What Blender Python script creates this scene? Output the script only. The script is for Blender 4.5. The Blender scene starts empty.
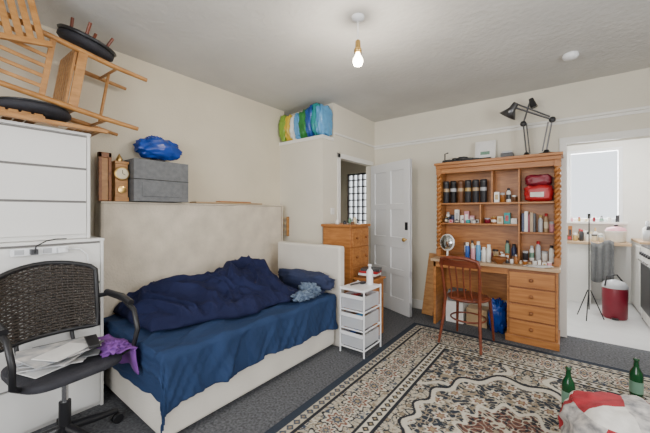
import bpy, math, random
import numpy as np
from mathutils import Vector, Matrix, Euler, noise
random.seed(7)
pi=math.pi
# ---------------- materials ----------------
def mat(name,col,rough=.6,var=.08,scale=8,bump=0,bscale=60,metal=0,stretch=None,emit=0,col2=None,coord='Object',spec=None,alpha=1):
    m=bpy.data.materials.new(name); m.use_nodes=True
    nt=m.node_tree; b=nt.nodes['Principled BSDF']
    b.inputs['Roughness'].default_value=rough; b.inputs['Metallic'].default_value=metal; b.inputs['Alpha'].default_value=alpha
    if spec is not None: b.inputs['Specular IOR Level'].default_value=spec
    tc=nt.nodes.new('ShaderNodeTexCoord'); mp=nt.nodes.new('ShaderNodeMapping')
    nt.links.new(tc.outputs[coord],mp.inputs[0])
    if stretch: mp.inputs['Scale'].default_value=stretch
    n=nt.nodes.new('ShaderNodeTexNoise'); n.inputs['Scale'].default_value=scale; n.inputs['Detail'].default_value=5
    nt.links.new(mp.outputs[0],n.inputs['Vector'])
    r=nt.nodes.new('ShaderNodeValToRGB')
    c2=col2 or tuple(min(1,c*(1+var)) for c in col)
    c1=tuple(c*(1-var) for c in col) if not col2 else col
    r.color_ramp.elements[0].position=.3; r.color_ramp.elements[1].position=.7
    r.color_ramp.elements[0].color=(*c1,1); r.color_ramp.elements[1].color=(*c2,1)
    nt.links.new(n.outputs['Fac'],r.inputs[0]); nt.links.new(r.outputs[0],b.inputs['Base Color'])
    if emit:
        b.inputs['Emission Color'].default_value=(*col,1); b.inputs['Emission Strength'].default_value=emit
    if bump:
        n2=nt.nodes.new('ShaderNodeTexNoise'); n2.inputs['Scale'].default_value=bscale; n2.inputs['Detail'].default_value=3
        nt.links.new(tc.outputs[coord],n2.inputs['Vector'])
        bp=nt.nodes.new('ShaderNodeBump'); bp.inputs['Strength'].default_value=bump; bp.inputs['Distance'].default_value=.01
        nt.links.new(n2.outputs['Fac'],bp.inputs['Height']); nt.links.new(bp.outputs[0],b.inputs['Normal'])
    return m
M={}
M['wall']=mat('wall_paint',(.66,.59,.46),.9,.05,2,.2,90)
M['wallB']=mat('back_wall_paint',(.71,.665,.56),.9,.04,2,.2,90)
M['ceil']=mat('ceiling_paint',(.60,.59,.56),.95,.07,2,.45,25)
M['carpet']=mat('grey_carpet',(.135,.138,.148),1,.45,60,.8,300,spec=.1)
M['vinyl']=mat('kitchen_vinyl',(.60,.60,.60),.35,.06,5)
M['trim']=mat('white_gloss',(.80,.785,.74),.35,.02,4)
M['door']=mat('door_white',(.78,.79,.80),.4,.02,4)
M['white']=mat('white_laminate',(.78,.77,.74),.4,.02,3)
M['gap']=mat('shadow_gap',(.22,.21,.20),.7,.02,3)
M['plastic']=mat('white_plastic',(.85,.86,.88),.3,.02,3)
M['pine']=mat('pine',(.31,.11,.025),.4,0,3,.05,60,stretch=(2,2,14),col2=(.50,.21,.058))
M['pineh']=mat('pine_h',(.31,.11,.025),.4,0,3,.05,60,stretch=(1,10,16),col2=(.50,.21,.058))
M['pined']=mat('pine_dark',(.18,.06,.015),.45,0,3,0,60,stretch=(2,2,14),col2=(.30,.11,.03))
M['beech']=mat('beech',(.33,.14,.034),.4,0,4,0,60,stretch=(3,3,10),col2=(.49,.24,.07))
M['oldtop']=mat('pale_worktop',(.50,.34,.20),.45,.12,6)
M['maho']=mat('mahogany',(.11,.022,.01),.3,0,4,0,60,stretch=(3,3,12),col2=(.20,.048,.02))
M['matt']=mat('cream_damask',(.60,.53,.43),.9,.12,6,.35,60)
M['divan']=mat('divan_fabric',(.70,.66,.59),.9,.05,4,.3,120)
M['sheet']=mat('blue_sheet',(.020,.042,.105),.85,.14,4,.25,90,spec=.2)
M['duvet']=mat('navy_duvet',(.011,.015,.052),.85,.25,4,.3,80,spec=.2)
M['black']=mat('black_plastic',(.012,.012,.014),.4,.1,8)
M['gun']=mat('grey_metal',(.12,.12,.125),.3,.1,8,metal=.8)
M['wicker']=mat('black_wicker',(.035,.026,.02),.5,.3,40)
M['seat']=mat('dark_cushion',(.025,.025,.032),.8,.2,20,.3,90)
M['grey']=mat('grey_fabric',(.15,.155,.16),.8,.15,30,.3,150)
M['metal']=mat('chrome',(.6,.6,.62),.2,.03,6,metal=1)
M['brass']=mat('brass',(.65,.42,.14),.3,.1,6,metal=1)
M['bag']=mat('blue_bag',(.008,.05,.30),.25,.3,12,.5,20)
M['purple']=mat('purple_cloth',(.20,.06,.32),.8,.25,12)
M['paper']=mat('paper',(.78,.77,.75),.7,.05,12)
M['newsprint']=mat('magazine_page',(.22,.25,.29),.6,0,14,col2=(.72,.68,.64))
M['pillow']=mat('pillow_navy',(.02,.03,.08),.9,.2,12,.2,60)
M['pattern']=mat('patterned_cloth',(.03,.05,.11),.9,0,26,.2,60,col2=(.22,.30,.40))
M['glassy']=mat('mirror_glass',(.75,.8,.82),.05,.02,3,metal=1)
M['clear']=mat('frosted_drawer',(.78,.80,.84),.2,.06,6,alpha=.5)
COL=dict(red=(.42,.015,.02),green=(.03,.22,.05),dgreen=(.01,.10,.03),blue=(.02,.09,.36),sky=(.10,.33,.6),teal=(.02,.30,.30),
 yellow=(.70,.48,.04),orange=(.6,.2,.03),pink=(.65,.3,.35),cream=(.7,.6,.42),brown=(.14,.06,.025),silver=(.45,.46,.48),lime=(.25,.42,.05),
 dark=(.03,.03,.035),amber=(.32,.11,.015),dred=(.2,.01,.025),tan=(.42,.29,.16),wht=(.8,.79,.75),grn2=(.16,.3,.22),gold=(.45,.3,.1),navy=(.02,.03,.09))
for k,c in COL.items(): M[k]=mat('paint_'+k,c,.35,.1,10)
M['bglass']=mat('green_bottle_glass',(.005,.06,.018),.08,.1,8)
M['fabB']=mat('bag_grey_print',(.20,.20,.21),.9,0,26,.2,60,col2=(.66,.62,.58))
M['fabC']=mat('bag_red',(.36,.02,.03),.85,.25,22,.2,60)
M['fabD']=mat('bag_white',(.72,.69,.64),.9,.1,22,.2,60)

# ---------------- mesh builder ----------------
class B:
    def __init__(s,name): s.n=name;s.v=[];s.f=[];s.mi=[];s.sm=[];s.mats=[];s.T=Matrix()
    def add(s,vs,fs,m,smooth=False,X=None):
        if isinstance(m,str): m=M[m]
        if m not in s.mats: s.mats.append(m)
        k=s.mats.index(m); o=len(s.v)
        TT=s.T@X if X is not None else s.T
        s.v+= [TT@Vector(v) for v in vs]
        for f in fs: s.f.append([i+o for i in f]); s.mi.append(k); s.sm.append(smooth)
        return s
    def box(s,x0,x1,y0,y1,z0,z1,m,X=None):
        vs=[(x,y,z) for z in(z0,z1) for y in(y0,y1) for x in(x0,x1)]
        return s.add(vs,[(0,2,3,1),(4,5,7,6),(0,1,5,4),(2,6,7,3),(0,4,6,2),(1,3,7,5)],m,False,X)
    def cb(s,c,d,m,rot=(0,0,0)):
        X=Matrix.Translation(c)@Euler(rot).to_matrix().to_4x4()
        return s.box(-d[0]/2,d[0]/2,-d[1]/2,d[1]/2,-d[2]/2,d[2]/2,m,X)
    def tube(s,pts,r,m,n=8,closed=False,X=None,flat=None):
        P=[Vector(p) for p in pts]; N=len(P)
        rr=r if isinstance(r,(list,tuple)) else [r]*N
        tang=[]
        for i in range(N):
            a=P[(i-1)%N] if (closed or i>0) else P[i]; b=P[(i+1)%N] if (closed or i<N-1) else P[i]
            t=(b-a); tang.append(t.normalized() if t.length>1e-9 else Vector((0,0,1)))
        u=tang[0].orthogonal().normalized(); vs=[]
        for i in range(N):
            t=tang[i]; u=(u-t*u.dot(t)); u=u.normalized() if u.length>1e-6 else t.orthogonal().normalized(); w=t.cross(u)
            for j in range(n):
                a=2*pi*j/n; vs.append(P[i]+(u*math.cos(a)+w*math.sin(a))*rr[i])
        fs=[]
        for i in range(N if closed else N-1):
            for j in range(n):
                a=i*n+j;b=i*n+(j+1)%n;c=((i+1)%N)*n+(j+1)%n;d=((i+1)%N)*n+j
                fs.append((a,b,c,d))
        s.add(vs,fs,m,True,X)
        if not closed:
            s.add(vs[:n],[tuple(range(n))[::-1]],m,False,X); s.add(vs[-n:],[tuple(range(n))],m,False,X)
        return s
    def rod(s,a,b,r,m,r2=None,n=12): return s.tube([a,b],[r,r if r2 is None else r2],m,n)
    def bar(s,a,b,w,t,m,up=(0,0,1)):
        a=Vector(a);b=Vector(b);d=(b-a);L=d.length;d.normalize();u=Vector(up);u=(u-d*u.dot(d))
        u=u.normalized() if u.length>1e-4 else d.orthogonal().normalized(); x=u.cross(d)
        X=Matrix((( x.x,d.x,u.x,a.x),(x.y,d.y,u.y,a.y),(x.z,d.z,u.z,a.z),(0,0,0,1)))
        return s.box(-w/2,w/2,0,L,-t/2,t/2,m,X)
    def lathe(s,prof,c,m,n=20,X=None):
        vs=[];k=len(prof)
        for r,z in prof:
            for j in range(n): vs.append((c[0]+r*math.cos(2*pi*j/n),c[1]+r*math.sin(2*pi*j/n),c[2]+z))
        fs=[(i*n+j,i*n+(j+1)%n,(i+1)*n+(j+1)%n,(i+1)*n+j) for i in range(k-1) for j in range(n)]
        s.add(vs,fs,m,True,X)
        if prof[0][0]>.0005: s.add(vs[:n],[tuple(range(n))[::-1]],m,False,X)
        if prof[-1][0]>.0005: s.add(vs[-n:],[tuple(range(n))],m,False,X)
        return s
    def grid(s,fn,nu,nv,m,X=None,close=False):
        vs=[fn(i/nu,j/nv) for j in range(nv+1) for i in range(nu+1)]
        fs=[(j*(nu+1)+i,j*(nu+1)+i+1,(j+1)*(nu+1)+i+1,(j+1)*(nu+1)+i) for j in range(nv) for i in range(nu)]
        return s.add(vs,fs,m,True,X)
    def blob(s,c,d,m,amp=.0,fr=4,p=2.5,seed=0,nu=40,nv=24,flat=True,rot=0,ur=(0,1),vr=(0,1)):
        def fn(u,v):
            u=ur[0]+(ur[1]-ur[0])*u; v=vr[0]+(vr[1]-vr[0])*v
            a=2*pi*u;b=-pi/2+pi*v
            e=2/p
            sg=lambda x:math.copysign(abs(x)**e,x)
            x=sg(math.cos(b))*sg(math.cos(a));y=sg(math.cos(b))*sg(math.sin(a));z=sg(math.sin(b))
            k=1+amp*noise.noise(Vector((x*fr+seed,y*fr,z*fr)))+amp*.5*noise.noise(Vector((x*fr*2.3+seed,y*fr*2.3,z*fr*2.3)))
            x*=k*d[0]/2;y*=k*d[1]/2;z*=k*d[2]/2
            if flat: z=max(z,-d[2]/2)
            X=x*math.cos(rot)-y*math.sin(rot);Y=x*math.sin(rot)+y*math.cos(rot)
            return (c[0]+X,c[1]+Y,c[2]+z)
        return s.grid(fn,nu,nv,m)
    def done(s,bevel=0,solid=0):
        me=bpy.data.meshes.new(s.n); me.from_pydata([tuple(v) for v in s.v],[],s.f)
        for m in s.mats: me.materials.append(m)
        me.polygons.foreach_set('material_index',s.mi); me.polygons.foreach_set('use_smooth',s.sm); me.update()
        o=bpy.data.objects.new(s.n,me); bpy.context.collection.objects.link(o)
        if solid:
            q=o.modifiers.new('s','SOLIDIFY'); q.thickness=solid; q.offset=-1
        if bevel:
            q=o.modifiers.new('b','BEVEL'); q.width=bevel; q.segments=2; q.limit_method='ANGLE'; q.angle_limit=math.radians(50)
        return o
H=2.69; XL=-3.0; YB=4.18; XS=-2.28; YS=2.9; XR=1.7; YF=-1.5
# ---------------- shell ----------------
B('floor').box(XL-.1,XR+.1,YF-.1,YB+.06,-.1,0,'carpet').done()
B('floor_kitchen').box(-.3,1.7,YB+.06,6.4,-.1,0,'vinyl').done()
B('floor_hallway').box(-3.6,XS-.08,YB+.06,5.1,-.1,0,'vinyl').done()
B('ceiling').box(-3.7,XR+.1,YF-.1,6.5,H,H+.1,'ceil').done()
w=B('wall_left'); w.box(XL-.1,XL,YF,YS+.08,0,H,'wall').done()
w=B('wall_alcove')
w.box(XL,XS,YS,YS+.08,0,2.21,'wallB')
w.box(XL,XS+.012,YS-.012,YS+.22,2.21,2.25,'trim')
w.box(XL,XS,YS+.22,YS+.30,2.21,H,'wallB')
w.box(XS-.08,XS,YS+.08,3.26,0,2.21,'wallB'); w.box(XS-.08,XS,YS+.3,3.26,2.21,H,'wallB')
w.box(XS-.08,XS,3.26,4.06,2.02,H,'wallB'); w.box(XS-.08,XS,4.06,YB,0,H,'wallB')
w.done()
t=B('trim_1'); t.box(XS,XS+.015,3.2,3.26,0,2.08,'trim');t.box(XS,XS+.015,3.2,4.12,2.02,2.08,'trim'); t.done(.003)
w=B('wall_back'); w.box(XS-.08,.02,YB,YB+.12,0,H,'wallB'); w.box(.02,.95,YB,YB+.12,2.05,H,'wallB'); w.box(.95,XR,YB,YB+.12,0,H,'wallB'); w.done()
t=B('trim_2'); t.box(-.045,.02,YB-.02,YB,0,2.05,'trim'); t.box(-.045,1.015,YB-.02,YB,2.05,2.12,'trim'); t.box(.95,1.015,YB-.02,YB,0,2.05,'trim')
t.box(.0,.02,YB,YB+.12,0,2.05,'trim'); t.done(.004)
t=B('trim_3'); t.box(XS,XR,YB-.035,YB,2.30,2.325,'trim'); t.box(XS,XR,YB-.012,YB,2.27,2.30,'trim'); t.done(.003)
t=B('trim_4'); t.box(XS,XS+.02,YS+.24,YB-.03,2.30,2.325,'trim'); t.done(.003)
b=B('baseboard_back'); b.box(XS,-.05,YB-.018,YB,0,.12,'trim'); b.box(1.02,XR,YB-.018,YB,0,.12,'trim'); b.done(.003)
b=B('baseboard_left'); b.box(XL,XL+.018,YF,YS,0,.12,'trim'); b.done(.003)
w=B('wall_right'); w.box(XR,XR+.1,YF,.0,0,H,'wallB'); w.box(XR,XR+.1,2.2,YB,0,H,'wallB'); w.box(XR,XR+.1,0,2.2,0,.9,'wallB'); w.box(XR,XR+.1,0,2.2,2.3,H,'wallB'); w.done()
w=B('wall_front'); w.box(XL,-1.8,YF-.1,YF,0,H,'wallB'); w.box(.8,XR,YF-.1,YF,0,H,'wallB'); w.box(-1.8,.8,YF-.1,YF,0,.8,'wallB'); w.box(-1.8,.8,YF-.1,YF,2.35,H,'wallB'); w.done()
def winframe(name,axis,a0,a1,c,z0,z1,nx=2,nz=1,m='trim',th=.05):
    w=B(name)
    def bx(p0,p1,q0,q1):
        if axis=='x': w.box(p0,p1,c-.03,c+.03,q0,q1,m)
        else: w.box(c-.03,c+.03,p0,p1,q0,q1,m)
    bx(a0,a1,z0,z0+th);bx(a0,a1,z1-th,z1)
    for i in range(nx+1):
        k=a0+(a1-a0-th)*i/nx; bx(k,k+th,z0+th,z1-th)
    for j in range(1,nz):
        k=z0+(z1-z0)*j/nz; bx(a0+th,a1-th,k-th/3,k+th/3)
    return w.done(.004)
winframe('window_1','y',0,2.2,XR+.05,.9,2.3,3)
winframe('window_2','x',-1.8,.8,YF-.05,.8,2.35,3)
w=B('wall_kitchen'); 
w.box(-.3,1.7,6.3,6.4,0,1.18,'trim'); w.box(-.3,1.7,6.3,6.4,2.3,H,'trim'); w.box(-.3,.03,6.3,6.4,1.18,2.3,'trim'); w.box(.68,1.7,6.3,6.4,1.18,2.3,'trim')
w.box(-.3,-.2,YB+.12,6.3,0,H,'trim'); w.box(1.6,1.7,YB+.12,6.3,0,H,'trim'); w.done()
winframe('window_3','x',.03,.68,6.33,1.18,2.3,1,1,'plastic',.05)
B('trim_5').box(0,.72,6.2,6.3,1.15,1.18,'trim').done(.003)
w=B('wall_hallway')
w.box(-3.6,-3.5,YS+.08,5.0,0,H,'wallB'); w.box(XS-.08,XS,YB+.12,5.0,0,H,'wallB')
w.box(-3.6,XL-.1,YS,YS+.08,0,H,'wallB')
w.box(-3.5,-3.32,5,5.1,0,H,'wallB'); w.box(-2.76,XS,5,5.1,0,H,'wallB'); w.box(-3.32,-2.76,5,5.1,0,1.05,'wallB'); w.box(-3.32,-2.76,5,5.1,2.06,H,'wallB'); w.done()
B('floor_hall').box(-3.6,XS-.08,YS+.1,YB+.06,-.1,0,'vinyl').done()
winframe('window_4','x',-3.32,-2.76,5.04,1.05,2.06,5,8,'black',.03)
d=B('door_1'); d.T=Matrix.Translation((-2.255,4.05,0))@Matrix.Rotation(math.atan2(-.315,.73),4,'Z')
W=.79
d.box(0,W,-.010,.010,.01,2.0,'door')
for x0,x1 in((0,.1),(W/2-.045,W/2+.045),(W-.1,W)): d.box(x0,x1,-.024,.024,.01,2.0,'door')
for z0,z1 in((.01,.2),(.5,.58),(.86,1.0),(1.36,1.44),(1.88,2.0)): d.box(0,W,-.0235,.0235,z0,z1,'door')
d.rod((W-.05,-.02,.98),(W-.05,-.06,.98),.01,'brass'); d.blob((W-.05,-.07,.98),(.05,.04,.05),'brass',flat=False)
d.box(W-.075,W-.025,-.028,-.02,1.1,1.2,'black')
d.done(.003)
B('smoke_detector').lathe([(.055,0),(.06,-.02),(.045,-.04),(.0,-.042)],(.04,3.41,H-.0),'plastic').done()
p=B('pendant_light'); c=(-1.14,1.85)
p.lathe([(.045,0),(.042,-.018),(.012,-.03)],(c[0],c[1],H),'plastic')
p.rod((c[0],c[1],H-.02),(c[0],c[1],2.52),.004,'plastic')
p.lathe([(.008,.09),(.018,.08),(.02,.03),(.026,.025),(.026,.0),(.014,0)],(c[0],c[1],2.44),'brass')
bm=mat('lit_bulb',(1,.88,.68),.3,.0,3,emit=22)
p.lathe([(.013,.0),(.018,-.015),(.034,-.045),(.037,-.062),(.028,-.086),(.0,-.097)],(c[0],c[1],2.44),bm,24)
p.done()

# ---------------- rug ----------------
def rug():
    x0,x1,y0,y1=-1.42,.95,.35,3.58
    nx,ny=500,680
    xs=np.linspace(x0,x1,nx);ys=np.linspace(y0,y1,ny);X,Y=np.meshgrid(xs,ys)
    d=np.minimum(np.minimum(X-x0,x1-X),np.minimum(Y-y0,y1-Y))
    cx,cy=(x0+x1)/2,(y0+y1)/2
    U=np.abs(X-cx);V=np.abs(Y-cy)
    C=np.zeros(X.shape+(3,))
    beige=np.array((.46,.41,.32));black=np.array((.012,.014,.022));tan=np.array((.26,.205,.14));rose=np.array((.18,.075,.055));grn=np.array((.06,.085,.095));gold=np.array((.31,.24,.14));pale=np.array((.57,.53,.44));blue=np.array((.045,.062,.095))
    C[:]=beige
    def put(mask,c): C[mask]=c
    def rosettes(mask,sx,sy,R,cols,off=(0,0),pet=6,stag=True):
        gx=(U+off[0])/sx; gy=(V+off[1])/sy
        row=np.floor(gy)
        if stag: gx=gx+.5*(row%2)
        lx=(gx-np.floor(gx)-.5)*sx; ly=(gy-row-.5)*sy
        r=np.hypot(lx,ly);th=np.arctan2(ly,lx)
        q=r/(R*(1+.28*np.cos(pet*th)))
        for lim,c in cols: put(mask&(q<lim),c)
    def vines(mask,k,wd,c,ph=0):
        a=np.sin(k*U+2.2*np.sin(k*.8*V+ph))+np.sin(k*V*1.1+2.0*np.sin(k*.7*U+ph*2))
        put(mask&(np.abs(a)<wd),c)
    sd=np.where(np.minimum(X-x0,x1-X)<np.minimum(Y-y0,y1-Y),V,U)
    def diam(mask,fr,dc,dw,cols):
        q=np.abs(((sd*fr)%1)-.5)+np.abs((d-dc)/dw)
        for lim,c in cols: put(mask&(q<lim),c)
    put(d<.06,blue*.6)
    g1=(d>=.06)&(d<.12); put(g1,beige)
    diam(g1,16,.09,.065,((.45,blue),(.22,tan)))
    put((d>=.12)&(d<.145),black)
    g2=(d>=.145)&(d<.41); put(g2,beige*.93)
    vines(g2,60,.40,blue,1.5); vines(g2,75,.28,tan,.5); vines(g2,90,.16,pale,.9)
    for fr,of,sc_ in((.24,0,1.),(.24,.12,.66)):
        ss=((sd+of)/fr); lx=(ss-np.floor(ss)-.5)*fr; ly=(d-.278); r=np.hypot(lx,ly*.9);th=np.arctan2(ly,lx)
        q=r/(.070*sc_*(1+.22*np.cos(8*th)))
        for lim,c in((1.3,black),(1.12,pale),(.82,rose),(.58,beige),(.42,blue),(.2,gold)): put(g2&(q<lim),c)
    put((d>=.41)&(d<.432),black); g3=(d>=.432)&(d<.495); put(g3,pale)
    diam(g3,17,.464,.06,((.45,black),(.2,gold)))
    put((d>=.495)&(d<.52),black)
    f=d>=.52
    put(f,beige)
    vines(f,42,.34,grn,.2); vines(f,42,.18,black,.2); vines(f,60,.15,tan,2.); vines(f,80,.08,blue,1.)
    rosettes(f,.22,.22,.046,((1.28,black),(1.1,pale),(.75,rose),(.5,beige),(.28,black)))
    rosettes(f,.11,.11,.018,((1.2,black),(.9,tan)),pet=5)
    hx=(x1-x0)/2-.52;hy=(y1-y0)/2-.52
    cu=(hx-U);cv=(hy-V)
    sp=f&(np.hypot(cu/.50,cv/.66)+.06*np.cos(14*np.arctan2(cv,cu+1e-6))<1)
    edge=f&(np.hypot(cu/.545,cv/.70)+.06*np.cos(14*np.arctan2(cv,cu+1e-6))<1)
    put(edge,pale);put(sp,blue*.5);vines(sp,48,.38,tan,1.);vines(sp,66,.22,beige,.4);rosettes(sp,.15,.15,.036,((1.15,pale),(.7,rose),(.35,gold)))
    th=np.arctan2(V,U+1e-6);md=np.hypot(U/.54,V/.82)+.05*np.cos(16*th)
    put(f&(md<1.08),black);put(f&(md<1.04),pale);put(f&(md<.97),blue*.45)
    mm=f&(md<.97);vines(mm,48,.34,tan,.8);vines(mm,66,.26,beige,2.);rosettes(mm,.16,.16,.04,((1.15,pale),(.7,rose),(.4,gold)))
    put(f&(md<.56),pale);put(f&(md<.51),rose*.75);m2=f&(md<.51);vines(m2,55,.42,black,.1);vines(m2,70,.38,beige,1.)
    put(f&(md<.24),beige);rosettes(f&(md<.24),.09,.09,.03,((1,black),(.6,tan)))
    rng=np.random.RandomState(1); C*=(1+.22*(rng.rand(*X.shape)[...,None]-.5))
    C[:]=C*.94+np.array((.012,.012,.011))
    vs=np.stack([X,Y,np.full_like(X,.012)],-1).reshape(-1,3)
    ii=np.arange(nx*ny).reshape(ny,nx)
    q=np.stack([ii[:-1,:-1],ii[:-1,1:],ii[1:,1:],ii[1:,:-1]],-1).reshape(-1,4)
    me=bpy.data.meshes.new('rug');me.from_pydata(vs.tolist(),[],q.tolist())
    ca=me.color_attributes.new('Col','FLOAT_COLOR','POINT')
    ca.data.foreach_set('color',np.concatenate([C.reshape(-1,3),np.ones((nx*ny,1))],1).astype(np.float32).ravel())
    m=bpy.data.materials.new('rug_weave');m.use_nodes=True;nt=m.node_tree;b=nt.nodes['Principled BSDF'];b.inputs['Roughness'].default_value=.95;b.inputs['Specular IOR Level'].default_value=.1
    a=nt.nodes.new('ShaderNodeVertexColor');a.layer_name='Col';nt.links.new(a.outputs[0],b.inputs['Base Color'])
    n=nt.nodes.new('ShaderNodeTexNoise');n.inputs['Scale'].default_value=300;bp=nt.nodes.new('ShaderNodeBump');bp.inputs['Strength'].default_value=.3;bp.inputs['Distance'].default_value=.005
    nt.links.new(n.outputs[0],bp.inputs['Height']);nt.links.new(bp.outputs[0],b.inputs['Normal'])
    me.materials.append(m);o=bpy.data.objects.new('rug',me);bpy.context.collection.objects.link(o)
    s=o.modifiers.new('s','SOLIDIFY');s.thickness=.011;s.offset=-1
rug()

# ---------------- bed ----------------
bx0,bx1,by0,by1=-2.80,-1.78,.82,2.47
b=B('bed')
b.box(bx0,bx1,by0,by1,.04,.30,'divan')
b.box(bx0+.01,bx1-.01,by0+.01,by1-.005,.31,.505,'divan')
b.box(-2.62,-1.74,2.49,2.58,.0,.99,'divan')
for x in(bx0+.1,bx1-.1):
    for y in(by0+.1,by1-.1): b.rod((x,y,0),(x,y,.05),.025,'black')
b.done(.02)
s=B('bed_sheet')
def sh(u,v):
    L=.30
    x=bx0+.02+(bx1-bx0-.02+L)*u; y=by0-.24+(by1-by0+.23)*v
    dx=max(0,x-bx1);dy=max(0,by0-y);dd=math.hypot(dx,dy)
    q=Vector((x*3.5+y*1.5,y*2.2-x,1))
    wr=.008*noise.noise(Vector((x*6,y*4,1)))+.006*noise.noise(Vector((x*14,y*9,3)))+.016*max(0,1-abs(noise.noise(q))*5)
    if dd<1e-6: return (x,y,.525+wr)
    ex,ey=min(x,bx1),max(y,by0)
    hem=1+.34*noise.noise(Vector((y*2.2,ey*0+1,7)))
    k=min(dd/.03,1); rip=.040*(math.sin(y*17+2*math.sin(y*5))*.35+noise.noise(Vector((y*7,x*3*(dy>0),2)))+.7*noise.noise(Vector((y*15+dd*9,x*5*(dy>0),5)))+.4*noise.noise(Vector((y*28-dd*12,3,5))))*(dd/.3)**.7
    out=.024*k+max(-.014,rip)+.03*dd
    return (ex+out*dx/dd,ey-out*dy/dd,.525+wr-dd*hem*1.0+.004)
s.grid(sh,120,240,'sheet'); s.done(solid=.008)
dv=B('duvet')
def du(u,v):
    x=-2.79+.86*u; y=.90+1.30*v
    wob=.09*noise.noise(Vector((y*3,5,0)))+.04*noise.noise(Vector((y*9,2,0)))
    x=-2.79+(x+2.79)*(.80+.22*min(1,v*2.0)+wob)
    y+=(.5-v)*.06*noise.noise(Vector((x*4,9,0)))
    edge=min(1,(1-u)*9)**.5*min(1,v*14)**.5*min(1,(1-v)*12)**.5
    heap=.045+.20*math.exp(-((v-.76)/.28)**2-((u-.42)/.34)**2)+.10*math.exp(-((v-.25)/.22)**2-((u-.35)/.35)**2)
    p=Vector((x*2.2+y*1.2,y*3.0-x*1.8,0))
    w_=Vector((noise.noise(p*.8),noise.noise(p*.8+Vector((9,9,9))),0))*.8
    r1=max(0,1-abs(noise.noise((p+w_)*1.3))*3.2); r2=max(0,1-abs(noise.noise((p+w_)*2.7+Vector((4,4,4))))*3)
    z=.550+edge*max(.010,heap+(r1*.055+r2*.028+noise.noise(p*7)*.008)*(.7+.8*min(1,heap*5)))
    return (x,y,z)
dv.grid(du,170,210,'duvet'); dv.done(solid=.008)
p=B('pillow'); p.blob((-2.10,2.375,.635),(.66,.19,.18),'pillow',.3,3,3,1); p.done()
p=B('patterned_clothes'); p.blob((-1.90,2.22,.60),(.22,.09,.11),'pattern',.5,4,2.5,5);p.blob((-1.85,2.08,.58),(.12,.22,.07),'pattern',.6,4,2.5,9); p.done()
m=B('spare_mattress'); m.box(-2.97,-2.82,.83,2.76,.45,1.415,'matt')
m.tube([(-2.815,.83,1.405),(-2.815,2.76,1.405)],.008,'matt');m.tube([(-2.815,2.76,.5),(-2.815,2.76,1.405)],.008,'matt')
m.done(.02)
lb=B('mattress_support_box'); lb.box(-2.975,-2.82,.85,2.74,0,.449,'divan'); lb.done(.005)
fb=B('folded_board'); fb.box(-2.96,-2.83,1.62,2.45,1.417,1.432,'tan'); fb.box(-2.94,-2.85,1.9,2.3,1.433,1.445,'pineh'); fb.done(.003)
s=B('suitcase'); s.box(-2.96,-2.76,1.04,1.50,1.42,1.77,'grey'); s.box(-2.962,-2.757,1.037,1.503,1.60,1.606,'black')
s.box(-2.765,-2.752,1.10,1.44,1.46,1.58,'grey')
s.tube([(-2.86,1.2,1.77),(-2.86,1.21,1.785),(-2.86,1.33,1.785),(-2.86,1.34,1.77)],.007,'black')
s.done(.03)
s=B('plastic_bag'); s.blob((-2.86,1.28,1.885),(.20,.36,.175),'bag',.22,3,2.8,3)
s.blob((-2.84,1.24,1.965),(.09,.13,.05),'bag',.5,4,2.2,8); s.done()
k=B('mantel_clock'); k.box(-2.95,-2.83,.93,1.03,1.416,1.45,'beech'); k.box(-2.94,-2.84,.935,1.025,1.45,1.72,'beech'); k.box(-2.95,-2.83,.93,1.03,1.72,1.74,'beech')
RY=Matrix.Rotation(pi/2,4,'Y')
k.lathe([(.056,0),(.056,.012),(.048,.016),(0,.016)],(0,0,0),'brass',28,Matrix.Translation((-2.84,.98,1.64))@RY)
k.lathe([(.044,0),(.044,.004),(0,.004)],(0,0,0.015),'cream',28,Matrix.Translation((-2.84,.98,1.64))@RY)
k.bar((-2.818,.98,1.64),(-2.818,.98,1.67),.004,.003,'black',(1,0,0));k.bar((-2.818,.98,1.64),(-2.818,1.0,1.63),.004,.003,'black',(1,0,0))
k.lathe([(.03,0),(.03,.01),(0,.01)],(0,0,0),'brass',20,Matrix.Translation((-2.84,.98,1.51))@RY)
k.lathe([(.02,0),(.025,.02),(.01,.05),(0,.07)],(-2.89,.98,1.74),'brass'); k.done(.004)
f=B('wooden_frame'); 
for y in(.84,.905): f.box(-2.90,-2.86,y-.01,y+.012,1.416,1.80,'pined')
f.box(-2.90,-2.86,.83,.917,1.76,1.80,'pined'); f.box(-2.89,-2.87,.84,.905,1.42,1.76,'beech'); f.done(.003)
f=B('wooden_rack')
for x in(-2.95,-2.84): f.box(x,x+.015,2.86,2.898,1.02,1.27,'beech')
for z in(1.03,1.10,1.17,1.24): f.box(-2.95,-2.825,2.87,2.89,z,z+.02,'cream')
f.done(.002)

# ---------------- white drawer chests ----------------
def chest(name,x0,x1,y0,y1,z0,z1,n):
    c=B(name); c.box(x0,x1-.004,y0,y1,z0,z1,'white'); c.box(x1-.004,x1,y0+.018,y1-.018,z0+.03,z1-.002,'gap')
    c.box(x0,x1+.02,y0-.005,y1+.005,z1,z1+.018,'white')
    c.box(x0,x1+.018,y1-.018,y1,z0,z1,'white');c.box(x0,x1+.018,y0,y0+.018,z0,z1,'white')
    hh=(z1-z0-.03)/n
    for i in range(n):
        c.box(x1,x1+.018,y0+.021,y1-.021,z0+.03+i*hh+.0,z0+.03+(i+1)*hh-.014,'white')
    return c.done(.0025)
chest('white_chest_of_drawers',-2.97,-2.54,-.12,.76,0,1.132,4)
chest('white_chest_of_drawers',-2.97,-2.60,-.15,.70,1.152,1.85,3)
p=B('power_strip'); p.box(-2.519,-2.482,.30,.56,1.075,1.118,'plastic')
for i in range(4): p.box(-2.483,-2.479,.315+i*.062,.355+i*.062,1.082,1.111,'silver')
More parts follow.
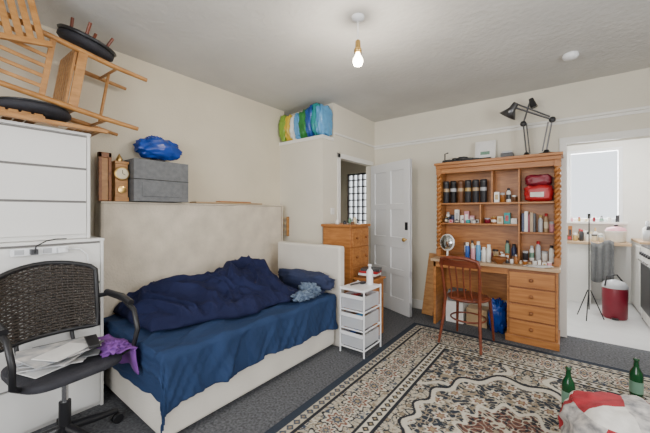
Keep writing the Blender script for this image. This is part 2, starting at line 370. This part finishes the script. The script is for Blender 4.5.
p.box(-2.480,-2.445,.380,.412,1.080,1.112,'dark'); p.box(-2.480,-2.450,.505,.538,1.080,1.112,'plastic')
p.tube([(-2.50,.56,1.096),(-2.497,.62,1.09),(-2.495,.66,1.05),(-2.497,.67,.98),(-2.497,.62,.93),(-2.497,.66,.8)],.0045,'plastic')
p.tube([(-2.445,.396,1.09),(-2.44,.40,1.13),(-2.47,.45,1.155),(-2.50,.50,1.162),(-2.535,.56,1.158)],.004,'black'); p.done(.002)
# ---------------- stacked chairs ----------------
def fchair(name,T,m='beech',opened=.0):
    c=B(name); c.T=T
    for y in(-.21,.21):
        c.bar((0,y,.0),(.88,y,.0),.032,.024,m)
        c.bar((.06,y*.88,.03+opened),(.62,y*.88,-.005),.028,.022,m)
    for x in(.70,.745,.79,.835): c.bar((x,-.2,0),(x,.2,0),.032,.012,m)
    for i in range(7): c.bar((.20+i*.055,-.175,.04+opened*.6),(.20+i*.055,.175,.04+opened*.6),.042,.014,m)
    for y in(-.165,.165): c.bar((.17,y,.028+opened*.6),(.56,y,.028+opened*.6),.022,.018,m)
    c.rod((.08,-.2,0),(.08,.2,0),.009,m); c.rod((.12,-.18,.03+opened),(.12,.18,.03+opened),.009,m)
    return c.done(.003)
def basis(o,ex,ey):
    ex=Vector(ex).normalized();ey=Vector(ey);ey=(ey-ex*ey.dot(ex)).normalized();ez=ex.cross(ey)
    return Matrix(((ex.x,ey.x,ez.x,o[0]),(ex.y,ey.y,ez.y,o[1]),(ex.z,ey.z,ez.z,o[2]),(0,0,0,1)))
fchair('wooden_folding_chair',basis((-2.72,-.10,1.885),(0,1,0),(-1,0,0)))
def dchair(name,T,m='beech'):
    c=B(name); c.T=T; s_=.19
    for sx in(-1,1):
        c.tube([(sx*s_,-s_,-.43),(sx*s_,-s_+.02,-.2),(sx*s_,-s_,0),(sx*s_,-s_-.02,.22),(sx*s_,-s_-.06,.46)],[.015,.018,.019,.017,.014],m,8)
        c.tube([(sx*s_*1.04,s_+.02,-.43),(sx*s_,s_,-.2),(sx*s_,s_,0)],[.013,.017,.019],m,8)
        c.bar((sx*s_,-s_,-.035),(sx*s_,s_,-.035),.05,.02,m,(1,0,0)); c.rod((sx*s_,-s_+.02,-.24),(sx*s_,s_,-.24),.010,m)
    for sy in(-1,1): c.bar((-s_,sy*s_,-.035),(s_,sy*s_,-.035),.05,.02,m,(0,1,0))
    c.rod((-s_,0,-.24),(s_,0,-.24),.010,m)
    for i in range(7): c.bar((-s_-.015,-s_+.03+i*.055,.0),(s_+.015,-s_+.03+i*.055,.0),.042,.014,m)
    c.tube([(-s_-.01,-s_-.06,.43),(-s_*.5,-s_-.075,.445),(0,-s_-.08,.45),(s_*.5,-s_-.075,.445),(s_+.01,-s_-.06,.43)],.022,m,8)
    c.bar((-s_,-s_-.01,.12),(s_,-s_-.01,.12),.03,.014,m,(0,1,0))
    for i in range(5): 
        x=-s_+.065+i*.0625; c.bar((x,-s_-.01,.12),(x,-s_-.065,.43),.022,.010,m,(0,1,0))
    return c.done(.002)
dchair('wooden_dining_chair',basis((-2.70,.58,2.21),(.06,.14,1),(-1,0,.08)) )
fchair('wooden_folding_chair',basis((-2.42,-.44,2.36),(0,1,.19),(-.10,-.19,1)))
c=B('black_round_stool')
Xm2=Matrix.Translation((-2.66,.70,2.50))@Euler((pi-.20,.30,.1)).to_matrix().to_4x4()
c.lathe([(.0,-.03),(.14,-.03),(.165,-.01),(.165,.015),(.14,.035),(0,.04)],(0,0,0),'seat',30,Xm2)
c.lathe([(.168,-.04),(.175,-.03),(.168,-.02)],(0,0,0),'black',30,Xm2)
for a in range(4):
    q=Vector((.10*math.cos(a*pi/2+.5),.10*math.sin(a*pi/2+.5),-.03)); q2=Vector((.12*math.cos(a*pi/2+.5),.12*math.sin(a*pi/2+.5),-.13))
    c.tube([Xm2@q,Xm2@q2],.010,'maho')
c.done()
c=B('round_cushion')
for z,r,m in((1.962,.19,'seat'),):
    c.lathe([(0,-.024),(r*.9,-.024),(r,-.010),(r,.010),(r*.9,.024),(0,.025)],(-2.66,.42,z),m,32)
c.lathe([(.17,.024),(.178,.03),(.17,.036)],(-2.66,.42,1.962),'black',32)
c.done()

# ---------------- office chair ----------------
c=B('office_chair'); cx,cy=-2.20,.48
Rz=Matrix.Translation((cx,cy,0))@Matrix.Rotation(.12,4,'Z'); c.T=Rz
for i in range(5):
    a=i*2*pi/5+.35; e=Vector((.27*math.cos(a),.27*math.sin(a),.075))
    c.tube([(0,0,.13),tuple(e*.6+Vector((0,0,.05))),tuple(e)],[.028,.022,.016],'black')
    for sgn in(-1,1):
        t=Vector((-math.sin(a),math.cos(a),0))*.016*sgn
        c.rod(tuple(Vector((e.x,e.y,.029))+t*.4),tuple(Vector((e.x,e.y,.029))+t*1.5),.028,'black',n=16)
c.rod((0,0,.10),(0,0,.28),.028,'black');c.rod((0,0,.26),(0,0,.44),.016,'metal')
c.box(-.1,.1,-.08,.08,.43,.455,'black')
c.tube([(.05,.05,.44),(.05,.2,.44),(.05,.24,.42)],.006,'metal')
c.blob((0,0,.485),(.48,.46,.06),'seat',0,3,4)
def bp(u,v):
    y=.235*u; x=-.245+.075*u*u-.04*v; z=.60+.42*v-.05*u*u*v*v
    return (x,y,z)
for i in range(19):
    u=-1+2*i/18; c.tube([bp(u,v) for v in np.linspace(.02,.97,8)],.0045,'wicker',6)
for i in range(24):
    v=.02+.95*i/23; c.tube([(bp(u,v)[0]+.006*(1 if (j+i)%2 else -1),bp(u,v)[1],bp(u,v)[2]) for j,u in enumerate(np.linspace(-1,1,19))],.0075,'wicker',6)
frame=[bp(-1,v) for v in np.linspace(0,.95,8)]+[bp(u,1) for u in np.linspace(-.9,.9,9)]+[bp(1,v) for v in np.linspace(.95,0,8)]+[bp(u,0) for u in np.linspace(.9,-.9,9)]
c.tube(frame,.014,'black',10,closed=True)
for y in(-.13,.13): c.tube([(-.05,y,.45),(-.22,y,.47),(-.27,y,.56),(-.275,y,.75)],.011,'black')
for sg in(-1,1):
    y=.25*sg
    c.tube([(-.20,y*.95,.78),(-.12,y*1.08,.80),(.05,y*1.12,.785),(.18,y*1.1,.74),(.23,y*1.08,.64),(.20,y*1.05,.53),(.10,y*.8,.462),(0,y*.4,.45)],.014,'black',10)
    c.tube([(-.14,y*1.085,.808),(.03,y*1.125,.80),(.14,y*1.11,.775)],.02,'black',10)
c.done()
c=B('papers_and_magazines'); c.T=Rz
zz=.520
for i in range(10):
    c.cb((.02+random.uniform(-.05,.07),random.uniform(-.06,.03),zz+i*.007),(.21,.29,.006),['paper','newsprint','paper','newsprint','grey','paper','newsprint','dark','newsprint','newsprint'][i],(0,0,random.uniform(-.7,.7)))
c.cb((.10,-.04,.592),(.15,.2,.005),'paper',(0,0,.4))
c.done()
c=B('tv_remote'); c.T=Rz; c.cb((.13,.08,.606),(.05,.17,.018),'black',(0,0,1.3)); c.done(.004)
c=B('purple_scarf'); c.T=Rz
def sc(u,v):
    y=.17+.18*u; x=-.10+.34*v; 
    z=.535+.025*noise.noise(Vector((x*12,y*12,0)))
    if y>.262: z-= (y-.262)*1.8
    return (x+.02*noise.noise(Vector((y*15,x*9,3))),y if y<.262 else .262+.02*math.sin(x*22)+.25*(y-.262),z)
c.grid(sc,24,40,'purple'); 
c.blob((.14,.18,.545),(.14,.12,.06),'purple',.6,4,2.2,4); c.done(solid=.006)

# ---------------- tall pine chest ----------------
c=B('pine_chest_of_drawers'); x0,x1,y0,y1=-2.24,-1.86,2.86,3.26
c.box(x0,x1,y0,y1,.0,1.16,'pine'); c.box(x0-.02,x1+.02,y0-.02,y1+.02,1.16,1.19,'pineh')
for i in range(5):
    z=.08+i*.215; c.box(x1,x1+.015,y0+.02,y1-.02,z,z+.2,'pineh')
    for y in(y0+.1,y1-.1): c.blob((x1+.028,y,z+.1),(.03,.03,.03),'pined',flat=False,nu=12,nv=8)
c.done(.005)
c=B('toiletry_items'); 
for x,y,h,m in((-2.1,2.95,.05,'wht'),(-1.98,2.93,.04,'dark'),(-1.95,3.1,.08,'cream'),(-2.05,3.15,.07,'grn2'),(-1.92,3.0,.03,'brown')):
    c.lathe([(.02,0),(.022,.01),(.022,h*.75),(.012,h*.85),(.012,h),(0,h)],(x,y,1.191),m,14)
c.done()
c=B('pine_bedside_box'); c.box(-1.80,-1.58,2.86,3.10,.0,.60,'pine'); c.box(-1.81,-1.56,2.84,3.12,.60,.62,'pineh'); c.done(.004)
c=B('books'); z=.621
for i,m in enumerate(('brown','paper','red','dark')): c.cb((-1.69+.01*i,2.97,z+.0125),(.2,.16,.024),m,(0,0,.1*i)); z+=.026
c.done(.002)
# ---------------- white trolley ----------------
c=B('drawer_trolley'); x0,x1,y0,y1=-1.70,-1.44,2.44,2.76
for x in(x0,x1):
    for y in(y0,y1): c.rod((x,y,0),(x,y,.62),.008,'plastic')
for z in(.06,.235,.41,.60):
    for a,b_ in(((x0,y0),(x1,y0)),((x1,y0),(x1,y1)),((x1,y1),(x0,y1)),((x0,y1),(x0,y0))): c.rod((*a,z+.0),(*b_,z+.0),.007,'plastic')
for z in(.075,.25,.425):
    c.box(x0+.012,x1-.012,y0+.012,y1-.012,z,z+.004,'clear')
    for q in((x0+.012,x0+.016,y0+.012,y1-.012),(x1-.016,x1-.012,y0+.012,y1-.012),(x0+.012,x1-.012,y1-.016,y1-.012)): c.box(*q,z,z+.12,'clear')
    c.box(x0+.012,x1-.012,y0,y0+.006,z-.002,z+.10,'clear'); c.box(x0+.01,x1-.01,y0-.012,y0+.006,z+.10,z+.13,'plastic')
c.box(x0,x1,y0,y1,.605,.615,'plastic'); c.done(.002)
c=B('trolley_contents')
for z,ms in((.08,('blue','dark','wht')),(.255,('brown','sky','tan')),(.43,('red','dark','paper'))):
    for i,m in enumerate(ms): c.blob((x0+.06+i*.07,2.58,z+.045),(.065,.24,.085),m,.3,3,3,i)
c.done()
c=B('lotion_bottle'); c.lathe([(.03,0),(.033,.01),(.033,.13),(.02,.15),(.012,.155),(.012,.18),(.018,.182),(.018,.20),(0,.20)],(-1.52,2.69,.616),'plastic'); c.done()
c=B('hairbrush'); c.rod((-1.62,2.5,.632),(-1.6,2.62,.632),.008,'dark');c.blob((-1.59,2.67,.628),(.05,.09,.025),'dark'); c.done()

# ---------------- desk + hutch ----------------
dx0,dx1,dy0,dy1=-1.24,-.05,3.70,4.155
c=B('pine_desk')
c.box(dx0-.02,dx1+.02,dy0-.02,dy1,.75,.78,'oldtop')
c.box(-.475,dx1,dy0+.015,dy1,.0,.75,'pine')
c.box(-.49,dx1+.012,dy0+.0,dy1,.0,.07,'pine')
c.box(-.46,dx1-.015,dy0+.010,dy0+.016,.08,.74,'pined')
for i in range(4):
    z=.085+i*.163; c.box(-.452,dx1-.023,dy0-.008,dy0+.012,z,z+.144,'pineh'); c.blob(((-.455+dx1-.02)/2,dy0-.022,z+.074),(.036,.03,.036),'pined',flat=False,nu=14,nv=10)
c.box(dx0,-.475,dy0+.02,dy0+.04,.68,.75,'pineh')
c.box(dx0,dx0+.03,dy0+.02,dy1,.0,.75,'pine'); c.box(dx0,-.475,dy1-.015,dy1,.3,.75,'pine')
c.done(.004)
c=B('pine_hutch'); hx0,hx1,hy0,hy1=-1.24,-.05,3.90,4.15
c.box(hx0,hx0+.022,hy0+.04,hy1,.781,1.88,'pine'); c.box(hx1-.022,hx1,hy0+.04,hy1,.781,1.88,'pine')
c.box(hx0+.022,hx1-.022,hy1-.012,hy1,.781,1.88,'pine')
c.box(hx0-.04,hx1+.04,hy0-.04,hy1,1.90,1.93,'pineh'); c.box(hx0-.025,hx1+.025,hy0-.02,hy1,1.86,1.90,'pineh')
c.box(hx0,hx1,hy0+.01,hy0+.03,1.80,1.86,'pineh')
c.box(hx0-.01,hx1+.01,hy0,hy1,.781,.80,'pineh')
c.box(hx0+.022,hx1-.022,hy0+.03,hy1-.012,1.42,1.44,'pineh')
c.box(hx0+.022,-.40,hy0+.04,hy1-.012,1.18,1.197,'pineh')
c.box(-.40,-.385,hy0+.04,hy1-.012,.80,1.42,'pine'); c.box(-.78,-.765,hy0+.04,hy1-.012,1.197,1.42,'pine'); 
c.box(-.385,hx1-.022,hy0+.04,hy1-.012,1.10,1.115,'pineh'); c.box(-.66,-.645,hy0+.04,hy1-.012,1.44,1.80,'pine');c.box(-.40,-.385,hy0+.04,hy1-.012,1.44,1.80,'pine')
for x in(hx0+.005,hx1-.005):
    for ph in(0,pi):
        c.tube([(x+.016*math.cos(a+ph),hy0+.02+.016*math.sin(a+ph),.86+.94*k/90) for k in range(91) for a in [k/90*2*pi*9]],.017,'pine',8)
    c.box(x-.028,x+.028,hy0-.008,hy0+.048,.80,.87,'pine'); c.box(x-.028,x+.028,hy0-.008,hy0+.048,1.79,1.86,'pine')
c.done(.003)
def bottles(name,items,z):
    c=B(name)
    for it in items:
        x,y,r,h,m,cap=it
        k=random.random()
        if k<.30:
            c.lathe([(r*.9,0),(r*1.1,.004),(r*1.1,h*.45)],(x,y,z+.001),m,16); c.lathe([(r*1.12,h*.45),(r*1.12,h*.58),(0,h*.58)],(x,y,z+.001),cap,16)
        elif k<.58:
            hh=h*random.choice((.45,.7,.95)); c.cb((x,y,z+.001+hh/2),(r*2.1,r*1.7,hh),m,(0,0,random.uniform(-.12,.12)))
            c.cb((x,y-r*.86,z+.001+hh/2),(r*1.3,.002,hh*.5),cap,(0,0,0))
        elif k<.7:
            c.lathe([(r*.9,0),(r,.006),(r,h*.6),(r*.4,h*.7),(r*.4,h*.72)],(x,y,z+.001),m,16); c.lathe([(r*.45,h*.72),(r*.4,h*.95),(0,h)],(x,y,z+.001),cap,14)
        else:
            c.lathe([(r*.9,0),(r,.006),(r,h*.72),(r*.6,h*.82),(r*.6,h*.84)],(x,y,z+.001),m,16)
            c.lathe([(r*.66,h*.84),(r*.66,h),(0,h)],(x,y,z+.001),cap,16)
            if random.random()<.6: c.lathe([(r*1.01,h*.2),(r*1.01,h*.55)],(x,y,z+.001),random.choice(['wht','cream','tan','dark','grn2']),16)
    return c.done()
cols=['wht','cream','wht','amber','brown','grn2','silver','gold','tan','wht','navy','dark','wht','amber','pink','dred','cream','teal','brown','dark']
def rowitems(xa,xb,ya,n,hmin,hmax,rmin=.015,rmax=.028):
    L=[];st=(xb-xa)/n
    for i in range(n):
        r=min(random.uniform(rmin,rmax),st*.42)
        L.append((xa+st*(i+.5),ya+random.uniform(-.015,.015),r,random.uniform(hmin,hmax),random.choice(cols),random.choice(['wht','dark','wht','red','gold','dark','silver'])))
    return L
c=B('storage_tins')
for i in range(6):
    x=-1.18+i*.085
    c.lathe([(.034,0),(.036,.005),(.036,.235),(.038,.24),(.038,.27),(.03,.275),(0,.275)],(x,4.03,1.441),['dark','black','brown','dark','dark','dark'][i],18)
    c.lathe([(.0368,.14),(.0368,.18)],(x,4.03,1.441),['tan','silver','tan','gold','tan','silver'][i],18)
c.done()
bottles('jam_jars',rowitems(-.64,-.41,4.0,4,.10,.22,.02,.03),1.44)
c=B('red_rice_packets'); 
c.blob((-.22,4.02,1.53),(.25,.14,.17),'red',.15,4,4,2); c.blob((-.22,4.02,1.67),(.23,.13,.11),'dred',.2,4,4,6); c.box(-.29,-.17,3.942,3.95,1.49,1.54,'fabD'); c.done()
bottles('medicine_bottles',rowitems(-1.2,-.80,4.06,7,.09,.19,.02,.034),1.197)
bottles('spice_bottles',rowitems(-.75,-.41,4.04,5,.08,.19,.025,.036),1.197)
bottles('perfume_bottles',rowitems(-1.2,-.82,3.985,6,.04,.09,.014,.026),1.197)
c=B('paperback_books'); x=-.37
for i,(w_,h,m) in enumerate(((.022,.20,'navy'),(.03,.22,'wht'),(.018,.19,'dred'),(.026,.21,'tan'),(.02,.20,'dark'))):
    c.box(x,x+w_,3.99,4.12,1.116,1.116+h,m); x+=w_+.002
c.done(.002)
bottles('vitamin_bottles',rowitems(-.23,-.08,4.04,3,.10,.2,.02,.03),1.115)
bottles('craft_jars',rowitems(-.37,-.08,4.04,5,.12,.24,.022,.032),.80)
bottles('cosmetic_bottles',rowitems(-.98,-.42,4.06,9,.08,.24,.02,.036),.80)
bottles('cream_jars',rowitems(-.70,-.42,3.98,5,.05,.12,.018,.028),.80)
bottles('nail_varnish_bottles',rowitems(-.55,-.1,3.84,11,.03,.10,.012,.024),.78)
c=B('vanity_mirror'); mx,my=-1.10,3.80
c.lathe([(.06,0),(.06,.01),(.012,.02),(.01,.09)],(mx,my,.781),'wht',24)
Xq=Matrix.Translation((mx,my,.97))@Euler((pi/2-.1,0,-.35)).to_matrix().to_4x4()
c.lathe([(.0,0),(.095,0),(.10,.006),(.095,.012),(0,.012)],(0,0,0),'wht',32,Xq); c.lathe([(0,.013),(.086,.013),(.086,.0145),(0,.0145)],(0,0,0),'glassy',32,Xq); c.done()
c=B('spray_cans')
for x,m,h in((-.88,'blue',1),(-.82,'pink',.85),(-.765,'sky',1.1),(-.71,'wht',.8),(-.66,'wht',.95)):
    c.lathe([(.022,0),(.024,.004),(.024,.15*h),(.018,.165*h)],(x,3.80,.781),m,16);c.lathe([(.017,.165*h),(.017,.20*h),(0,.2*h)],(x,3.80,.781),'wht',16)
c.done()
c=B('mixing_bowl'); c.lathe([(.03,0),(.07,.05),(.075,.07),(.068,.065),(.028,.01),(0,.01)],(-.55,3.755,.781),'pined',24); c.done()
c=B('desk_papers')
for i in range(4): c.cb((-.24+.02*i,3.755,.783+.004*i),(.18,.09,.003),['paper','newsprint','paper','paper'][i],(0,0,.15*i-.2))
c.done()
c=B('black_camera_gear'); z=1.931
for x,w_,h,m in((-1.15,.14,.05,'dark'),(-.98,.12,.07,'black'),(-.84,.10,.04,'dark')): c.blob((x,4.03,z+h/2),(w_,.12,h),m,.1,3,4)
c.tube([(-1.2,3.94,z+.015),(-1.0,3.92,z+.012),(-.8,3.94,z+.012),(-.66,3.92,z+.012)],.012,'black')
c.lathe([(.03,0),(.035,.01),(.035,.05),(.03,.055),(0,.055)],(-1.06,3.97,z),'black',18); c.blob((-.90,3.95,z+.02),(.12,.05,.04),'black',.1,3,4)
c.tube([(-1.18,3.97,z+.03),(-1.18,3.97,z+.12),(-1.14,3.97,z+.13)],.008,'black'); c.done()
c=B('white_picture_board'); c.T=Matrix.Translation((-.75,4.08,1.931))@Euler((-.16,0,0)).to_matrix().to_4x4()
c.box(-.11,.11,-.008,.008,.003,.25,'wht'); c.box(-.09,.09,-.011,-.008,.025,.23,'paper'); c.box(-.05,.05,-.013,-.011,.08,.12,'grn2'); c.done(.003)
c=B('silver_toolbox'); c.box(-.57,-.45,3.96,4.1,1.931,1.99,'dark'); c.box(-.56,-.46,3.97,4.09,1.99,2.01,'silver'); c.done(.004)
c=B('anglepoise_lamp')
c.lathe([(.075,0),(.075,.014),(.03,.025),(.018,.05),(0,.05)],(-.15,3.98,1.931),'black',24)
b0=Vector((-.15,3.98,1.97)); e=Vector((-.10,3.95,2.28)); tip=Vector((-.44,3.92,2.47)); 
for o in(-.012,.012):
    c.rod(b0+Vector((0,o,0)),e+Vector((0,o,0)),.007,'gun'); c.rod(e+Vector((0,o,0)),tip+Vector((0,o,0)),.007,'gun')
    c.rod(b0+Vector((-.035,o,.0)),e+Vector((-.035,o,-.02)),.006,'gun'); c.rod(e+Vector((-.02,o,.035)),tip+Vector((.02,o,.035)),.006,'gun')
c.blob(e,(.06,.05,.06),'black',flat=False,nu=12,nv=8)
Xh=Matrix.Translation(tip)@Euler((.25,.65,0)).to_matrix().to_4x4()
c.lathe([(.02,.07),(.03,.06),(.036,.0),(.09,-.085),(.085,-.085),(.03,-.01),(0,-.01)],(0,0,-.02),'gun',24,Xh)
c.done()
c=B('anglepoise_lamp')
c.lathe([(.065,0),(.065,.014),(.03,.025),(.018,.05),(0,.05)],(-.33,4.03,1.931),'black',24)
b1=Vector((-.33,4.03,1.97));e1=Vector((-.36,4.03,2.30));t1=Vector((-.29,4.03,2.56))
for o in(-.01,.01): c.rod(b1+Vector((0,o,0)),e1+Vector((0,o,0)),.007,'gun');c.rod(e1+Vector((0,o,0)),t1+Vector((0,o,0)),.007,'gun'); c.rod(b1+Vector((.03,o,0)),e1+Vector((.03,o,0)),.006,'gun')
c.blob(e1,(.06,.05,.06),'black',flat=False,nu=12,nv=8)
c.rod(t1,t1+Vector((.03,-.0,-.10)),.022,'black',.035); c.done()
c=B('storage_boxes'); c.box(-1.15,-.95,3.90,4.12,.0,.25,'wht'); c.box(-.92,-.70,3.92,4.12,0,.2,'tan'); c.box(-1.13,-.96,3.92,4.1,.251,.38,'grey'); c.done(.005)
c=B('carrier_bag'); c.blob((-.59,3.93,.17),(.16,.2,.34),'bag',.35,3,3,2); c.done()
c=B('folded_wooden_tray'); c.bar((-1.40,3.96,.01),(-1.36,4.13,.78),.14,.02,'beech',(0,1,0)); c.done(.003)

# ---------------- dining chair ----------------
c=B('bentwood_dining_chair'); c.T=Matrix.Translation((-.78,3.40,.013))@Matrix.Rotation(-.12,4,'Z')
c.lathe([(0,.435),(.185,.435),(.2,.445),(.2,.458),(.185,.466),(0,.462)],(0,0,0),'maho',32)
for sg in(-1,1):
    c.tube([(sg*.16,.14,.44),(sg*.175,.17,.2),(sg*.185,.19,0)],[.017,.015,.011],'maho')
    c.tube([(sg*.20,-.24,0),(sg*.175,-.19,.25),(sg*.165,-.165,.45),(sg*.175,-.19,.65),(sg*.18,-.235,.82)],[.012,.016,.017,.015,.013],'maho')
c.tube([(-.185,-.225,.79),(-.17,-.25,.85),(-.09,-.265,.872),(0,-.27,.876),(.09,-.265,.872),(.17,-.25,.85),(.185,-.225,.79)],.018,'maho')
c.grid(lambda u,v:(-.175+.35*u,-.222-.03*math.sin(pi*u)-.03*(v),.785+.07*v),16,4,'maho')
for x in(-.10,-.035,.035,.10): c.tube([(x,-.17,.455),(x*.9,-.195,.58),(x,-.235,.79)],.008,'maho')
c.tube([(.165*math.cos(a),.165*math.sin(a),.24) for a in np.linspace(0,2*pi,28,endpoint=False)],.009,'maho',closed=True)
c.done()
# ---------------- cloth bag + bottles ----------------
c=B('red_and_white_bag'); px,py=.25,2.24
secs=[(0,.10,'fabC'),(.10,.34,'fabD'),(.34,.42,'fabC'),(.42,.60,'fabB'),(.60,.68,'fabC'),(.68,.92,'fabD'),(.92,1,'fabC')]
for a,b_,m in secs: c.blob((px,py,.013+.15),(.54,.46,.30),m,.16,1.6,3.0,11,nu=max(6,int(60*(b_-a))),nv=30,ur=(a,b_),vr=(0,.74),rot=.6)
for a,b_,m in ((0,.18,'fabB'),(.18,.5,'fabC'),(.5,.72,'fabD'),(.72,1,'fabB')): c.blob((px,py,.013+.15),(.54,.46,.30),m,.16,1.6,3.0,11,nu=16,nv=10,ur=(a,b_),vr=(.74,1),rot=.6)
c.done()
for x,y in((.40,3.07),(.02,2.62)):
    c=B('green_glass_bottle'); c.lathe([(.032,0),(.037,.006),(.037,.165),(.033,.19),(.016,.225),(.014,.27),(.017,.272),(.017,.285),(0,.286)],(x,y,.013),'bglass',24)
    c.lathe([(.0376,.05),(.0376,.13)],(x,y,.013),'grn2',24); c.done()

# ---------------- laundry bags on ledge ----------------
c=B('striped_laundry_bags')
specs=[(-2.92,.17,'lime',.34),(-2.82,.11,'yellow',.33),(-2.74,.13,'wht',.31),(-2.66,.11,'sky',.33),(-2.57,.15,'green',.35),(-2.47,.15,'blue',.37),(-2.38,.13,'teal',.38),(-2.31,.11,'sky',.36)]
for i,(x,w_,m,h) in enumerate(specs):
    c.blob((x,2.975,2.252+h/2),(w_,.26,h),m,.28,2.4,3,i)
c.done()
c=B('light_switch'); c.box(XS+.001,XS+.012,3.06,3.13,1.3,1.38,'wht'); c.done(.003)
# ---------------- kitchen ----------------
c=B('kitchen_counter'); c.box(-.18,.72,5.85,6.28,.86,.90,'oldtop'); c.box(-.18,.0,5.9,6.28,0,.86,'white'); c.box(.02,.30,5.9,6.28,0,.86,'white'); c.done(.004)
c=B('hanging_towel')
c.grid(lambda u,v:(.30+.24*u,5.83-.016*math.sin(u*20),.91-.55*v-.03*math.sin(u*6)),24,10,'grey'); c.done(solid=.008)
bottles('washing_up_bottles',rowitems(-.02,.45,6.12,8,.12,.28,.02,.035),.90)
bottles('oil_bottles',rowitems(.02,.45,5.98,6,.08,.2,.02,.035),.90)
bottles('sill_bottles',rowitems(.05,.66,6.25,7,.07,.17,.015,.026),1.18)
c=B('rice_cooker'); c.lathe([(.09,0),(.11,.02),(.115,.14),(.12,.145),(.12,.16)],(.58,6.05,.901),'wht',28); c.lathe([(.118,.16),(.10,.20),(.03,.22),(0,.225)],(.58,6.05,.901),'pink',28); c.blob((.58,6.05,1.14),(.05,.05,.03),'dark',nu=16,nv=10); c.done()
c=B('cooker'); c.box(.76,1.36,4.9,5.5,.02,.90,'wht'); c.box(.75,.765,4.92,5.48,.15,.70,'dark'); c.box(.76,1.36,4.9,5.5,.90,.92,'dark')
c.rod((.73,4.95,.74),(.73,5.45,.74),.01,'metal')
for y in(4.96,5.08,5.2,5.32,5.44): c.rod((.76,y,.82),(.735,y,.82),.02,'dark')
for x in(.78,1.34):
    for y in(4.92,5.48): c.rod((x,y,0),(x,y,.03),.015,'black')
c.done(.004)
c=B('cooking_pot')
c.lathe([(.0,0),(.11,0),(.12,.01),(.12,.12),(.10,.14),(.02,.16),(0,.18)],(.92,5.05,.921),'silver',24); c.done()
c=B('cooking_pot'); c.lathe([(.0,0),(.10,0),(.11,.01),(.11,.15),(.09,.17),(.02,.19),(0,.2)],(.92,5.33,.921),'dark',24); c.done()
c=B('side_cabinet'); c.box(.78,1.5,5.6,6.28,0,.92,'white'); c.box(.762,.78,5.62,5.93,.05,.88,'white'); c.box(.762,.78,5.95,6.26,.05,.88,'white'); c.box(.76,1.52,5.58,6.28,.92,.95,'oldtop'); c.done(.004)
bottles('kitchen_jars',[(.86,5.75,.05,.2,'silver','dark'),(.98,5.8,.06,.24,'dark','red'),(.88,5.95,.05,.26,'wht','silver'),(1.0,6.0,.05,.3,'blue','wht')],.95)
c=B('pedal_bin'); c.lathe([(.11,0),(.12,.02),(.125,.36),(.12,.38)],(.50,5.32,0),'dred',28); c.lathe([(.128,.38),(.128,.40),(.10,.45),(.03,.475),(0,.478)],(.50,5.32,0),'silver',28)
c.tube([(.40,5.24,.40),(.42,5.26,.52),(.52,5.34,.54),(.60,5.38,.42)],.009,'black'); c.box(.46,.52,5.16,5.22,.01,.025,'black'); c.done()
c=B('tripod_stand'); o=Vector((.24,5.05,0))
for a in(.3,2.4,4.5): c.tube([o+Vector((.15*math.cos(a),.15*math.sin(a),.01)),o+Vector((.015*math.cos(a),.015*math.sin(a),.36))],.006,'black')
c.rod(o+Vector((0,0,.12)),o+Vector((0,0,1.25)),.0065,'black'); c.rod(o+Vector((0,0,1.25)),o+Vector((0,0,1.31)),.016,'black'); c.done()
# ---------------- lights ----------------
def area(name,loc,rot,sx,sy,en,col=(1,1,1)):
    l=bpy.data.lights.new(name,'AREA');l.shape='RECTANGLE';l.size=sx;l.size_y=sy;l.energy=en;l.color=col
    o=bpy.data.objects.new(name,l);o.location=loc;o.rotation_euler=rot;bpy.context.collection.objects.link(o);return o
area('daylight_window_right',(XR+.14,1.1,1.6),(0,math.radians(90),0),1.5,2.3,72,(.97,.98,1))
area('daylight_window_front',(-.5,YF-.14,1.57),(math.radians(90),0,0),2.7,1.6,98,(.98,.98,1))
area('daylight_kitchen',(.36,6.5,1.75),(math.radians(-90),0,0),1.1,1.5,110,(.95,.98,1))
area('kitchen_fill_light',(.7,5.2,2.6),(0,0,0),.4,.4,34)  # unseen fill light added to brighten the kitchen, no fitting modelled
area('daylight_hall',(-3.04,5.25,1.55),(math.radians(-90),0,0),.7,1.1,16)
l=bpy.data.lights.new('bulb_light','POINT');l.energy=28;l.color=(1,.90,.77);l.shadow_soft_size=.04
o=bpy.data.objects.new('bulb_light',l);o.location=(-1.14,1.85,2.31);bpy.context.collection.objects.link(o)
wd=bpy.data.worlds.new('World');bpy.context.scene.world=wd;wd.use_nodes=True
nt=wd.node_tree;bg=nt.nodes['Background'];bg.inputs[0].default_value=(.88,.94,1,1);bg.inputs[1].default_value=2.2
# ---------------- camera ----------------
cam=bpy.data.cameras.new('camera');cam.sensor_width=36;cam.lens=310/650*36;cam.shift_y=-4.5/650;cam.clip_start=.05
o=bpy.data.objects.new('camera',cam);o.location=(0,0,1.33);o.rotation_euler=(math.radians(90),0,math.radians(37.7));bpy.context.collection.objects.link(o)
bpy.context.scene.camera=o
